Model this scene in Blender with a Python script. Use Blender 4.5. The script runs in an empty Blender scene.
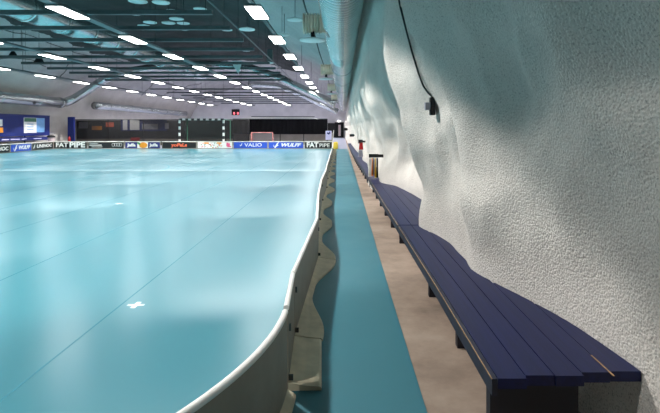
import bpy, bmesh, math, random
from mathutils import Vector, Matrix, noise
from mathutils.bvhtree import BVHTree
random.seed(7)
PI = math.pi
scene = bpy.context.scene
COL = scene.collection

# ------------------------------------------------------------------ camera
EYE = 1.52
FPX, VX, VY = 480.0, 343.0, 128.0
cd = bpy.data.cameras.new('camera')
cam = bpy.data.objects.new('camera', cd)
COL.objects.link(cam)
cam.location = (0, 0, EYE)
cam.rotation_euler = (PI / 2, 0, 0)
cd.sensor_width = 36.0
cd.lens = 36.0 * FPX / 660.0
cd.shift_x = (330.0 - VX) / 660.0
cd.shift_y = (VY - 206.5) / 660.0
cd.clip_end = 300
scene.camera = cam
scene.cycles.max_bounces = 12
scene.cycles.diffuse_bounces = 8

# ------------------------------------------------------------------ helpers
def sstep(a, b, x):
    t = min(1.0, max(0.0, (x - a) / (b - a)))
    return t * t * (3 - 2 * t)

def lerp_table(tab, x, smooth=False):
    if x <= tab[0][0]:
        return tab[0][1]
    for (x0, y0), (x1, y1) in zip(tab, tab[1:]):
        if x <= x1:
            t = (x - x0) / (x1 - x0)
            if smooth:
                t = t * t * (3 - 2 * t)
            return y0 + (y1 - y0) * t
    return tab[-1][1]

class MB:
    """collects shapes, then links them as ONE mesh object"""
    def __init__(self):
        self.bm = bmesh.new()
        self.mi = 0
    def _f(self, vs):
        try:
            f = self.bm.faces.new(vs)
            f.material_index = self.mi
            return f
        except ValueError:
            return None
    def box(self, c, s, rot=None):
        cx, cy, cz = c
        hx, hy, hz = s[0] / 2, s[1] / 2, s[2] / 2
        vs = []
        for dz in (-hz, hz):
            for dx, dy in ((-hx, -hy), (hx, -hy), (hx, hy), (-hx, hy)):
                p = Vector((dx, dy, dz))
                if rot:
                    p = rot @ p
                vs.append(self.bm.verts.new((cx + p.x, cy + p.y, cz + p.z)))
        a = vs
        for q in ((3, 2, 1, 0), (4, 5, 6, 7), (0, 1, 5, 4), (1, 2, 6, 5), (2, 3, 7, 6), (3, 0, 4, 7)):
            self._f([a[i] for i in q])
        return self
    def b2(self, x0, x1, y0, y1, z0, z1):
        return self.box(((x0 + x1) / 2, (y0 + y1) / 2, (z0 + z1) / 2), (abs(x1 - x0), abs(y1 - y0), abs(z1 - z0)))
    def tube(self, pts, r, n=10, caps=True, radii=None):
        pts = [Vector(p) for p in pts]
        rings = []
        up0 = None
        for i, p in enumerate(pts):
            if i == 0:
                d = pts[1] - pts[0]
            elif i == len(pts) - 1:
                d = pts[-1] - pts[-2]
            else:
                d = (pts[i + 1] - pts[i]).normalized() + (pts[i] - pts[i - 1]).normalized()
            d.normalize()
            if up0 is None:
                ref = Vector((0, 0, 1)) if abs(d.z) < 0.9 else Vector((1, 0, 0))
                u = d.cross(ref).normalized()
            else:
                u = (up0 - d * up0.dot(d)).normalized()
            up0 = u
            v = d.cross(u).normalized()
            rr = radii[i] if radii else r
            rings.append([self.bm.verts.new(p + (u * math.cos(2 * PI * k / n) + v * math.sin(2 * PI * k / n)) * rr) for k in range(n)])
        for a, b in zip(rings, rings[1:]):
            for k in range(n):
                self._f((a[k], a[(k + 1) % n], b[(k + 1) % n], b[k]))
        if caps:
            self._f(list(reversed(rings[0])))
            self._f(rings[-1])
        return self
    def lathe(self, c, prof, n=20, axis='z'):
        """prof: (radius, height) pairs"""
        rings = []
        for r, h in prof:
            ring = []
            for k in range(n):
                a = 2 * PI * k / n
                if axis == 'z':
                    p = (c[0] + r * math.cos(a), c[1] + r * math.sin(a), c[2] + h)
                else:
                    p = (c[0] + h, c[1] + r * math.cos(a), c[2] + r * math.sin(a))
                ring.append(self.bm.verts.new(p))
            rings.append(ring)
        for a, b in zip(rings, rings[1:]):
            for k in range(n):
                self._f((a[k], a[(k + 1) % n], b[(k + 1) % n], b[k]))
        self._f(list(reversed(rings[0])))
        self._f(rings[-1])
        return self
    def grid(self, P, flip=False):
        V = [[self.bm.verts.new(p) for p in row] for row in P]
        for i in range(len(V) - 1):
            for j in range(len(V[0]) - 1):
                q = (V[i][j], V[i + 1][j], V[i + 1][j + 1], V[i][j + 1])
                self._f(tuple(reversed(q)) if flip else q)
        return self
    def poly(self, pts, h0, h1):
        """extruded outline in local xy from z=h0 to z=h1"""
        lo = [self.bm.verts.new((x, y, h0)) for x, y in pts]
        hi = [self.bm.verts.new((x, y, h1)) for x, y in pts]
        self._f(list(reversed(lo)))
        self._f(hi)
        n = len(pts)
        for i in range(n):
            self._f((lo[i], lo[(i + 1) % n], hi[(i + 1) % n], hi[i]))
        return self
    def mesh(self, name, mats, smooth=False, bevel=0.0, keep=False):
        if bevel:
            bmesh.ops.bevel(self.bm, geom=list(self.bm.edges), offset=bevel, segments=2, affect='EDGES', profile=0.6)
        if not keep:
            bmesh.ops.recalc_face_normals(self.bm, faces=self.bm.faces)
        me = bpy.data.meshes.new(name)
        self.bm.to_mesh(me)
        self.bm.free()
        for m in (mats if isinstance(mats, (list, tuple)) else [mats]):
            me.materials.append(m)
        if smooth:
            me.polygons.foreach_set('use_smooth', [True] * len(me.polygons))
        return me
    def build(self, name, mats, parent=None, smooth=False, bevel=0.0, loc=None, rotz=0.0, keep=False):
        return put(name, self.mesh(name, mats, smooth, bevel, keep), parent, loc, rotz)

def put(name, me, parent=None, loc=None, rotz=0.0):
    o = bpy.data.objects.new(name, me)
    COL.objects.link(o)
    if parent:
        o.parent = parent
    if loc:
        o.location = loc
    if rotz:
        o.rotation_euler = (0, 0, rotz)
    return o

def tag(o, label, cat, group=None, kind=None):
    o['label'] = label
    o['category'] = cat
    if group:
        o['group'] = group
    if kind:
        o['kind'] = kind
    return o

def thing(name, label, cat, loc=(0, 0, 0), rotz=0.0, group=None):
    o = put(name, None, None, loc, rotz)
    o.empty_display_size = 0.1
    return tag(o, label, cat, group)

def struct(name, o, label=None, cat=None):
    o.name = name
    o['kind'] = 'structure'
    if label:
        o['label'] = label
        o['category'] = cat
    return o

def dup(root, loc, rotz, label, group=None):
    r = root.copy()
    COL.objects.link(r)
    r.location = loc
    r.rotation_euler = (0, 0, rotz)
    r['label'] = label
    if group:
        r['group'] = group
    for ch in list(root.children):
        c = ch.copy()
        COL.objects.link(c)
        c.parent = r
        for g in ch.children:
            d = g.copy()
            COL.objects.link(d)
            d.parent = c
    return r

ORD = ('first second third fourth fifth sixth seventh eighth ninth tenth eleventh twelfth thirteenth fourteenth '
       'fifteenth sixteenth seventeenth eighteenth nineteenth twentieth').split()

# ------------------------------------------------------------------ materials
def srgb(r, g, b):
    f = lambda c: (c / 255 / 12.92) if c / 255 <= 0.04045 else ((c / 255 + 0.055) / 1.055) ** 2.4
    return (f(r), f(g), f(b), 1.0)

def new_mat(name):
    m = bpy.data.materials.new(name)
    m.use_nodes = True
    nt = m.node_tree
    return m, nt, nt.nodes['Principled BSDF']

def noise_node(nt, scale, detail=4.0, rough=0.55, coord='Object', vec=None):
    n = nt.nodes.new('ShaderNodeTexNoise')
    n.inputs['Scale'].default_value = scale
    n.inputs['Detail'].default_value = detail
    n.inputs['Roughness'].default_value = rough
    if vec is None:
        t = nt.nodes.new('ShaderNodeTexCoord')
        vec = t.outputs[coord]
    nt.links.new(vec, n.inputs['Vector'])
    return n

def ramp(nt, src, stops):
    r = nt.nodes.new('ShaderNodeValToRGB')
    el = r.color_ramp.elements
    while len(el) < len(stops):
        el.new(0.5)
    for e, (p, c) in zip(el, stops):
        e.position = p
        e.color = c
    nt.links.new(src, r.inputs['Fac'])
    return r

def simple(name, col, rough=0.5, metal=0.0, var=0.08, scale=6.0, bump=0.0, bscale=40.0, spec=0.5, coat=0.0):
    m, nt, b = new_mat(name)
    n = noise_node(nt, scale)
    lo = tuple(c * (1 - var) for c in col[:3]) + (1,)
    hi = tuple(min(1, c * (1 + var)) for c in col[:3]) + (1,)
    r = ramp(nt, n.outputs['Fac'], [(0.3, lo), (0.7, hi)])
    nt.links.new(r.outputs['Color'], b.inputs['Base Color'])
    b.inputs['Roughness'].default_value = rough
    b.inputs['Metallic'].default_value = metal
    b.inputs['Specular IOR Level'].default_value = spec
    b.inputs['Coat Weight'].default_value = coat
    if bump:
        n2 = noise_node(nt, bscale)
        bp = nt.nodes.new('ShaderNodeBump')
        bp.inputs['Strength'].default_value = bump
        bp.inputs['Distance'].default_value = 0.01
        nt.links.new(n2.outputs['Fac'], bp.inputs['Height'])
        nt.links.new(bp.outputs['Normal'], b.inputs['Normal'])
    return m

def emit(name, col, strength):
    m, nt, b = new_mat(name)
    b.inputs['Base Color'].default_value = (0.8, 0.8, 0.8, 1)
    b.inputs['Emission Color'].default_value = col
    b.inputs['Emission Strength'].default_value = strength
    return m

def shotcrete(name, base, black=False, bump=0.55):
    """sprayed concrete: grainy, mottled; optionally painted black over the middle of the vault"""
    m, nt, b = new_mat(name)
    tc = nt.nodes.new('ShaderNodeTexCoord')
    big = noise_node(nt, 0.9, 5, 0.6, vec=tc.outputs['Object'])
    fine = noise_node(nt, 95, 3, 0.6, vec=tc.outputs['Object'])
    r1 = ramp(nt, big.outputs['Fac'], [(0.3, tuple(c * 0.86 for c in base[:3]) + (1,)), (0.65, base)])
    r2 = ramp(nt, fine.outputs['Fac'], [(0.32, (0.42, 0.42, 0.42, 1)), (0.47, (1, 1, 1, 1))])
    mx = nt.nodes.new('ShaderNodeMix')
    mx.data_type = 'RGBA'
    mx.blend_type = 'MULTIPLY'
    mx.inputs['Factor'].default_value = 0.8
    nt.links.new(r1.outputs['Color'], mx.inputs['A'])
    nt.links.new(r2.outputs['Color'], mx.inputs['B'])
    out = mx.outputs['Result']
    if black:
        sx = nt.nodes.new('ShaderNodeSeparateXYZ')
        nt.links.new(tc.outputs['Object'], sx.inputs[0])
        def math_n(op, a, b_=None):
            q = nt.nodes.new('ShaderNodeMath')
            q.operation = op
            for i, v in enumerate((a, b_)):
                if v is None:
                    continue
                if isinstance(v, (int, float)):
                    q.inputs[i].default_value = v
                else:
                    nt.links.new(v, q.inputs[i])
            return q.outputs[0]
        wob = noise_node(nt, 0.35, 3, 0.6, vec=tc.outputs['Object'])
        wobv = math_n('MULTIPLY', math_n('SUBTRACT', wob.outputs['Fac'], 0.5), 2.6)
        dx = math_n('ABSOLUTE', math_n('ADD', sx.outputs['X'], 11.5))
        inside = math_n('LESS_THAN', math_n('ADD', dx, wobv), 7.3)
        iny = math_n('LESS_THAN', math_n('ADD', sx.outputs['Y'], math_n('MULTIPLY', wobv, 4.0)), 50.0)
        msk = math_n('MULTIPLY', inside, iny)
        mb = nt.nodes.new('ShaderNodeMix')
        mb.data_type = 'RGBA'
        nt.links.new(msk, mb.inputs['Factor'])
        nt.links.new(out, mb.inputs['A'])
        mb.inputs['B'].default_value = (0.045, 0.05, 0.05, 1)
        out = mb.outputs['Result']
    nt.links.new(out, b.inputs['Base Color'])
    b.inputs['Roughness'].default_value = 0.9
    b.inputs['Specular IOR Level'].default_value = 0.25
    v = nt.nodes.new('ShaderNodeTexVoronoi')
    v.inputs['Scale'].default_value = 85
    v.feature = 'SMOOTH_F1'
    nt.links.new(tc.outputs['Object'], v.inputs['Vector'])
    med = noise_node(nt, 26, 6, 0.7, vec=tc.outputs['Object'])
    ad = nt.nodes.new('ShaderNodeMath')
    ad.operation = 'MULTIPLY_ADD'
    nt.links.new(v.outputs['Distance'], ad.inputs[0])
    ad.inputs[1].default_value = -0.9
    nt.links.new(med.outputs['Fac'], ad.inputs[2])
    bp = nt.nodes.new('ShaderNodeBump')
    bp.inputs['Strength'].default_value = bump
    bp.inputs['Distance'].default_value = 0.014
    nt.links.new(ad.outputs[0], bp.inputs['Height'])
    nt.links.new(bp.outputs['Normal'], b.inputs['Normal'])
    return m

M = {}
M['rock'] = shotcrete('shotcrete_white', (0.69, 0.65, 0.605, 1))
M['vault'] = shotcrete('shotcrete_vault', (0.46, 0.455, 0.45, 1), black=True, bump=0.5)
M['endwall'] = simple('end_wall_plaster', (0.82, 0.80, 0.82, 1), 0.85, var=0.08, scale=0.8, bump=0.3)

def vinyl(name, col, r0, r1):
    m, nt, b = new_mat(name)
    big = noise_node(nt, 0.5, 4, 0.6)
    r = ramp(nt, big.outputs['Fac'], [(0.3, tuple(c * 0.96 for c in col[:3]) + (1,)), (0.7, col)])
    nt.links.new(r.outputs['Color'], b.inputs['Base Color'])
    sm = noise_node(nt, 1.3, 3, 0.5)
    mr = nt.nodes.new('ShaderNodeMapRange')
    mr.inputs['From Min'].default_value = 0.3
    mr.inputs['From Max'].default_value = 0.7
    mr.inputs['To Min'].default_value = r0
    mr.inputs['To Max'].default_value = r1
    nt.links.new(sm.outputs['Fac'], mr.inputs['Value'])
    nt.links.new(mr.outputs['Result'], b.inputs['Roughness'])
    b.inputs['Specular IOR Level'].default_value = 0.8
    return m

M['vinyl'] = vinyl('teal_vinyl', srgb(46, 135, 152), 0.278, 0.285)
M['vinyl'].node_tree.nodes['Principled BSDF'].inputs['Coat Weight'].default_value = 1.0
M['vinyl'].node_tree.nodes['Principled BSDF'].inputs['Coat Roughness'].default_value = 0.28
M['vinyl2'] = vinyl('shaded_teal_vinyl', srgb(42, 106, 120), 0.36, 0.45)  # same vinyl as the rink, darkened to put the corridor's weaker light into colour
M['lilac'] = vinyl('lilac_floor_paint', srgb(126, 130, 152), 0.35, 0.45)
M['seam'] = simple('weld_seam', srgb(66, 140, 158), 0.4)
M['line'] = simple('white_floor_tape', srgb(225, 238, 240), 0.4)
M['faint'] = simple('worn_floor_line', srgb(110, 172, 186), 0.35)

def concrete(name):
    m, nt, b = new_mat(name)
    a = noise_node(nt, 1.6, 6, 0.65)
    r = ramp(nt, a.outputs['Fac'], [(0.25, srgb(98, 84, 74)), (0.5, srgb(140, 123, 109)), (0.75, srgb(166, 150, 135))])
    nt.links.new(r.outputs['Color'], b.inputs['Base Color'])
    b.inputs['Roughness'].default_value = 0.7
    n2 = noise_node(nt, 30)
    bp = nt.nodes.new('ShaderNodeBump')
    bp.inputs['Strength'].default_value = 0.25
    bp.inputs['Distance'].default_value = 0.006
    nt.links.new(n2.outputs['Fac'], bp.inputs['Height'])
    nt.links.new(bp.outputs['Normal'], b.inputs['Normal'])
    return m
M['concrete'] = concrete('bare_concrete')

def bench_paint():
    m, nt, b = new_mat('navy_bench_paint')
    tc = nt.nodes.new('ShaderNodeTexCoord')
    mp = nt.nodes.new('ShaderNodeMapping')
    mp.inputs['Scale'].default_value = (30, 1.5, 30)
    nt.links.new(tc.outputs['Object'], mp.inputs['Vector'])
    g = noise_node(nt, 1.0, 5, 0.6, vec=mp.outputs['Vector'])
    r = ramp(nt, g.outputs['Fac'], [(0.3, srgb(11, 18, 56)), (0.65, srgb(18, 28, 74))])
    w = noise_node(nt, 9.0, 7, 0.75, vec=tc.outputs['Object'])
    wr = ramp(nt, w.outputs['Fac'], [(0.73, (0, 0, 0, 1)), (0.76, (1, 1, 1, 1))])
    mx = nt.nodes.new('ShaderNodeMix')
    mx.data_type = 'RGBA'
    nt.links.new(wr.outputs['Color'], mx.inputs['Factor'])
    nt.links.new(r.outputs['Color'], mx.inputs['A'])
    mx.inputs['B'].default_value = srgb(120, 108, 96)
    nt.links.new(mx.outputs['Result'], b.inputs['Base Color'])
    b.inputs['Roughness'].default_value = 0.46
    b.inputs['Specular IOR Level'].default_value = 0.3
    bp = nt.nodes.new('ShaderNodeBump')
    bp.inputs['Strength'].default_value = 0.15
    bp.inputs['Distance'].default_value = 0.004
    nt.links.new(g.outputs['Fac'], bp.inputs['Height'])
    nt.links.new(bp.outputs['Normal'], b.inputs['Normal'])
    return m
M['navy'] = bench_paint()
M['wood'] = simple('bare_worn_wood', srgb(150, 120, 84), 0.7, var=0.25, scale=20)
M['navydark'] = simple('dark_navy_edge', srgb(26, 30, 50), 0.55, var=0.4, scale=14)
M['support'] = simple('black_support_board', srgb(22, 24, 36), 0.6, var=0.2)
M['board'] = simple('grey_white_board_plastic', srgb(146, 136, 122), 0.5, var=0.1, scale=5)
M['foot'] = simple('scuffed_beige_plastic', srgb(200, 188, 162), 0.55, var=0.14, scale=9)
M['rim'] = simple('white_rim_plastic', srgb(246, 243, 238), 0.4, var=0.04)
M['steel'] = simple('dark_steel', srgb(60, 62, 62), 0.45, 0.6, var=0.15)
M['galv'] = simple('galvanised_duct', srgb(190, 196, 196), 0.27, 0.9, var=0.12, scale=3)
M['brasssteel'] = simple('warm_galvanised_collar', srgb(236, 222, 204), 0.4, 0.15, var=0.1, scale=4)
M['beam'] = simple('dark_grey_beam', srgb(74, 82, 84), 0.6, var=0.15)
M['track'] = simple('grey_lamp_track', srgb(92, 100, 102), 0.5, 0.3, var=0.1)
M['dark'] = simple('black_matt', srgb(24, 25, 27), 0.75, var=0.2)
M['cable'] = simple('black_cable', srgb(34, 40, 42), 0.6, var=0.1)
M['disc'] = simple('pale_disc', srgb(205, 215, 215), 0.45, var=0.05)
M['white'] = simple('white_plastic', srgb(235, 235, 235), 0.5, var=0.03)
M['lamp'] = emit('lamp_diffuser', (1.0, 0.98, 0.95, 1), 17.0)
M['dimlamp'] = emit('dim_lamp_diffuser', (1.0, 0.98, 0.95, 1), 3.0)
M['blue'] = simple('royal_blue_panel', srgb(20, 38, 112), 0.6, var=0.1)
M['adblue'] = simple('advert_blue', srgb(40, 80, 190), 0.5, var=0.04)
M['adnavy'] = simple('advert_navy', srgb(36, 46, 110), 0.5, var=0.05)
M['adblack'] = simple('advert_black', srgb(22, 22, 24), 0.5, var=0.1)
M['adwhite'] = simple('advert_white', srgb(236, 232, 226), 0.5, var=0.04)
M['orange'] = simple('orange', srgb(240, 150, 40), 0.5, var=0.2, scale=3)
M['coral'] = simple('coral_red', srgb(235, 105, 70), 0.5, var=0.05)
M['pink'] = simple('pink', srgb(226, 90, 130), 0.5, var=0.05)
M['leaf'] = simple('leaf_green', srgb(60, 130, 60), 0.5, var=0.1)
M['red'] = simple('red_paint', srgb(190, 36, 40), 0.45, var=0.1)
M['oldred'] = simple('faded_red_paint', srgb(196, 120, 116), 0.5, var=0.15)
M['yellow'] = simple('yellow', srgb(228, 196, 70), 0.6, var=0.08)
M['greycloth'] = simple('grey_cloth', srgb(150, 150, 160), 0.85, var=0.1)
M['blackcloth'] = simple('black_cloth', srgb(28, 28, 30), 0.9, var=0.2)
M['whitecloth'] = simple('white_cloth', srgb(226, 222, 214), 0.85, var=0.05)
M['lightblue'] = simple('light_blue', srgb(120, 170, 220), 0.5, var=0.08)
M['lilacpaper'] = simple('lilac_paper', srgb(200, 200, 235), 0.6, var=0.04)
M['green'] = simple('green_post', srgb(60, 110, 86), 0.5, var=0.1)
M['greywall'] = simple('grey_low_wall', srgb(150, 142, 132), 0.8, var=0.12, scale=1.5)
M['ledred'] = emit('led_red', (1, 0.05, 0.08, 1), 2.5)
M['skin'] = simple('pale_pink_plastic', srgb(225, 205, 205), 0.5, var=0.05)

def netmat(name, col, alpha):
    m, nt, b = new_mat(name)
    b.inputs['Base Color'].default_value = col
    b.inputs['Roughness'].default_value = 0.8
    tr = nt.nodes.new('ShaderNodeBsdfTransparent')
    mx = nt.nodes.new('ShaderNodeMixShader')
    mx.inputs['Fac'].default_value = alpha
    nt.links.new(tr.outputs[0], mx.inputs[1])
    nt.links.new(b.outputs[0], mx.inputs[2])
    nt.links.new(mx.outputs[0], nt.nodes['Material Output'].inputs['Surface'])
    return m
M['net'] = netmat('black_net', srgb(16, 17, 19), 0.8)
M['goalnet'] = netmat('dark_green_net', srgb(30, 44, 40), 0.5)
M['palenet'] = netmat('pale_net', srgb(190, 180, 176), 0.45)

# ------------------------------------------------------------------ the rock vault
CXV, AV, Z0, BV = -11.6, 12.55, 2.4, 6.2       # ellipse of the vault
XW = [(-6, 1.45), (0, 1.45), (1.2, 1.40), (2.08, 1.32), (2.66, 1.26), (3.0, 1.16), (3.41, 1.03), (3.64, .965), (3.9, 1.01), (4.1, 1.0),
      (4.46, 1.01), (4.85, .945), (5.2, .825), (5.5, .87), (5.8, .95), (6.4, 1.12), (7.05, 1.19), (7.8, 1.13), (8.9, .985),
      (9.35, .76), (9.7, .74), (10.3, .78), (11.4, .75), (12.7, .67), (14.5, .74), (16, .66), (18, .72), (20.5, .66), (24, .62), (30, .56), (38, .52), (50, .46), (76, .36), (80, .36)]
LEAN = [(-1, 0), (1.2, 0), (1.7, .08), (2.0, .2), (2.3, .29), (2.6, .33), (3.0, .27), (3.5, .12), (3.9, .03), (4.5, 0), (20, 0)]

def wall_base(D):
    s = 0.0
    for k, w in ((-0.12, .25), (0.0, .5), (0.12, .25)):
        s += w * lerp_table(XW, D + k)
    return s

def n3(x, y, z, o=4):
    return noise.fractal(Vector((x, y, z)), 0.9, 2.0, o)

def disp_right(D, Z):
    warp = 0.35 * n3(D * 0.35, Z * 0.9, 3.3, 2) * sstep(0.7, 1.4, Z)
    k = 1.0 - 0.70 * sstep(1.3, 3.0, Z)
    d = (0.95 - wall_base(D + warp)) * k
    flare = 0.09 * (1 - sstep(0.5, 0.95, Z)) * sstep(4.3, 5.2, D) - 0.09 * sstep(4.3, 5.2, D)
    d += flare * (1 - sstep(1.4, 2.0, Z)) * 0.8
    d += lerp_table(LEAN, Z)
    a = sstep(0.5, 1.2, Z)
    d += 0.10 * n3(D * 0.7 + 5, Z * 0.55, 1.7) * (0.1 + a)
    # sprayed folds: smooth lobes with sharp valleys between them, slanting along the wall
    f = noise.noise(Vector((D * 0.95 + 0.5 * Z, Z * 0.6 - 0.2 * D, 9.1)))
    g = noise.noise(Vector((D * 2.1 + 0.7 * Z, Z * 1.1, 2.4)))
    d += (0.16 * (0.35 - abs(f)) + 0.05 * (0.3 - abs(g))) * (0.06 + a)
    def ridge(t, w0, w1):
        return math.exp(-(t / (w0 if t < 0 else w1)) ** 2)
    d += 0.12 * ridge(D - 3.72 - 0.12 * (Z - 1.2), .55, .13) * sstep(.55, 1.05, Z) * (1 - 0.5 * sstep(2.2, 3.2, Z))
    d += 0.10 * ridge(D - 5.22 + 0.1 * (Z - 1.2), .5, .14) * sstep(.8, 1.3, Z) * (1 - sstep(2.0, 3.0, Z))
    return d

def wall_x(D, Z):
    return 0.95 - disp_right(D, min(Z, 2.4))

def disp_vault(D, x, z):
    d = 0.30 * n3(x * 0.22, D * 0.2, z * 0.3 + 4, 4)
    d += 0.10 * abs(n3(x * 0.6 + 7, D * 0.5, z * 0.7, 3))
    return d

def clear_duct(x, z):
    """the concrete keeps clear of the big duct at (0, 3.93)"""
    dx, dz = x, z - 3.93
    l = math.hypot(dx, dz)
    if l < .56 and l > 1e-4:
        return dx / l * .56, 3.93 + dz / l * .56
    return x, z

def ell(phi):
    return CXV + AV * math.cos(phi), Z0 + BV * math.sin(phi)

def ell_n(phi):
    nx, nz = -math.cos(phi) / AV, -math.sin(phi) / BV
    l = math.hypot(nx, nz)
    return nx / l, nz / l

def frange(a, b, n):
    return [a + (b - a) * i / n for i in range(n + 1)]

Dfine = frange(-6, 1.4, 12)[:-1] + frange(1.4, 12, 300)[:-1] + frange(12, 26, 110)[:-1] + frange(26, 76, 120)
prof = [(0.95, z, -1.0, 0.0) for z in frange(-0.02, 2.4, 66)]
for ph in frange(0, math.radians(28), 44)[1:]:
    x, z = ell(ph)
    nx, nz = ell_n(ph)
    prof.append((x, z, nx, nz))
P = []
for D in Dfine:
    row = []
    for (x, z, nx, nz) in prof:
        b = sstep(3.4, 5.0, z)
        d = disp_right(D, z) * (1 - b) + disp_vault(D, x, z) * b
        qx, qz = clear_duct(x + nx * d, z + nz * d)
        row.append((qx, D, qz))
    P.append(row)
wr = MB()
wr.grid(P)
wall_right = struct('wall_right', wr.build('wall_right', M['rock'], smooth=True, keep=True))
WB = BVHTree.FromPolygons([v.co.copy() for v in wall_right.data.vertices], [tuple(p.vertices) for p in wall_right.data.polygons])

Dc = frange(-6, 76, 205)
P = []
for D in Dc:
    row = []
    for ph in frange(math.radians(27.6), math.radians(152.4), 110):
        x, z = ell(ph)
        nx, nz = ell_n(ph)
        d = disp_vault(D, x, z)
        row.append((x + nx * d, D, z + nz * d))
    P.append(row)
cb = MB()
cb.grid(P)
ceiling = struct('ceiling', cb.build('ceiling', M['vault'], smooth=True, keep=True))
P = []
for D in Dc:
    row = []
    pr = [(*ell(ph), *ell_n(ph)) for ph in frange(math.radians(152), PI, 30)] + [(CXV - AV, z, 1.0, 0.0) for z in frange(2.3, -0.02, 16)]
    for (x, z, nx, nz) in pr:
        d = disp_vault(D, x, z) * 0.8
        row.append((x + nx * d, D, z + nz * d))
    P.append(row)
lb = MB()
lb.grid(P)
wall_left = struct('wall_left', lb.build('wall_left', M['rock'], smooth=True, keep=True))
VB = [BVHTree.FromPolygons([v.co.copy() for v in o.data.vertices], [tuple(p.vertices) for p in o.data.polygons]) for o in (wall_right, ceiling, wall_left)]

def up_to_vault(p):
    best = None
    for t in VB:
        h = t.ray_cast(Vector(p), Vector((0, 0, 1)))
        if h[0] is not None and (best is None or h[0].z < best):
            best = h[0].z
    return best if best else 8.0

eb = MB()
eb.b2(-24.6, 1.2, 76.0, 76.3, -0.02, 9.2)
struct('wall_back', eb.build('wall_back', M['endwall']))
nb = MB()
nb.b2(-24.8, 1.8, -6.3, -6.0, -0.02, 9.2)
struct('wall_front', nb.build('wall_front', M['endwall']))

# ------------------------------------------------------------------ floors
fb = MB()
fb.b2(-24.6, 1.8, -6.2, 76.2, -0.2, 0.0)
struct('floor', fb.build('floor', M['concrete']))
def strip(name, left, right, mat, z=0.006, n=30):
    m = MB()
    top = [(left(t), z) for t in range(n + 1)]
    P0, P1 = [], []
    out = [left(i) for i in range(n + 1)] + [right(i) for i in range(n, -1, -1)]
    m.poly(out, 0.0005, z)
    return struct(name, m.build(name, mat))
def edge_x(D):
    return lerp_table([(-6, .46), (1.7, .455), (4.5, .432), (31, .35), (80, .30)], D)
RX0 = -21.2
fl = MB()
fl.poly([(RX0 - 0.5, -5.9), (-0.42, -5.9), (-0.42, 34.9), (RX0 - 0.5, 34.9)], 0.0005, 0.006)
rink_floor = struct('floor_2', fl.build('floor_2', M['vinyl']))
fl = MB()
pts = [(-0.419, -5.9)] + [(edge_x(d), d) for d in frange(-5.9, 34.9, 24)] + [(-0.419, 34.9)]
fl.poly(pts, 0.0005, 0.006)
struct('floor_3', fl.build('floor_3', M['vinyl2']))
fl = MB()
pts = [(-24.0, 34.905)] + [(edge_x(d), d) for d in frange(34.905, 75.9, 10)] + [(-24.0, 75.9)]
fl.poly(pts, 0.0005, 0.006)
struct('floor_4', fl.build('floor_4', M['lilac']))
# weld seams of the vinyl rolls, painted lines and marks (parts of the floor)
for k in range(13):
    x = -1.9 - 1.5 * k
    s = MB()
    s.b2(x - 0.006, x + 0.006, 0.7, 34.7, 0.0062, 0.0075)
    s.build('seam', M['seam'], rink_floor)
s = MB()
s.b2(RX0, -0.55, 17.2, 17.27, 0.0062, 0.008)
s.build('centre_line', M['line'], rink_floor)
s = MB()
R = 4.45
n = 72
for i in range(n):
    a0, a1 = 2 * PI * i / n, 2 * PI * (i + 1) / n
    q = []
    for rr, a in ((R, a0), (R + 0.05, a0), (R + 0.05, a1), (R, a1)):
        q.append((-11.0 + rr * math.cos(a), 17.23 + rr * math.sin(a)))
    vs = [s.bm.verts.new((x, y, 0.0079)) for x, y in q]
    s._f(vs)
s.build('centre_circle', M['faint'], rink_floor)
s = MB()
for (cx, cy, w) in ((-1.77, 4.1, .145), (-4.48, 9.6, .16)):
    s.b2(cx - w / 2, cx + w / 2, cy - .018, cy + .018, 0.0076, 0.0085)
    s.b2(cx - .02, cx + .022, cy - w / 2, cy + w / 2, 0.0076, 0.0086)
s.build('face_off_mark', M['line'], rink_floor)

# ------------------------------------------------------------------ rink boards
def text_mesh(body, size, mat, depth=0.004, shear=0.0, offset=0.0, sx=1.0):
    c = bpy.data.curves.new('lettering', 'FONT')
    c.body = body
    c.size = size
    c.extrude = depth / 2
    c.shear = shear
    c.offset = offset
    c.align_x = 'CENTER'
    c.align_y = 'CENTER'
    c.resolution_u = 3
    o = bpy.data.objects.new('lettering_tmp', c)
    COL.objects.link(o)
    dg = bpy.context.evaluated_depsgraph_get()
    me = bpy.data.meshes.new_from_object(o.evaluated_get(dg))
    bpy.data.objects.remove(o)
    me.name = 'lettering'
    me.materials.clear()
    me.materials.append(mat)
    me.transform(Matrix.Diagonal((sx, 1, 1, 1)))
    me.transform(Matrix.Rotation(PI / 2, 4, 'X'))
    return me

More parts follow.
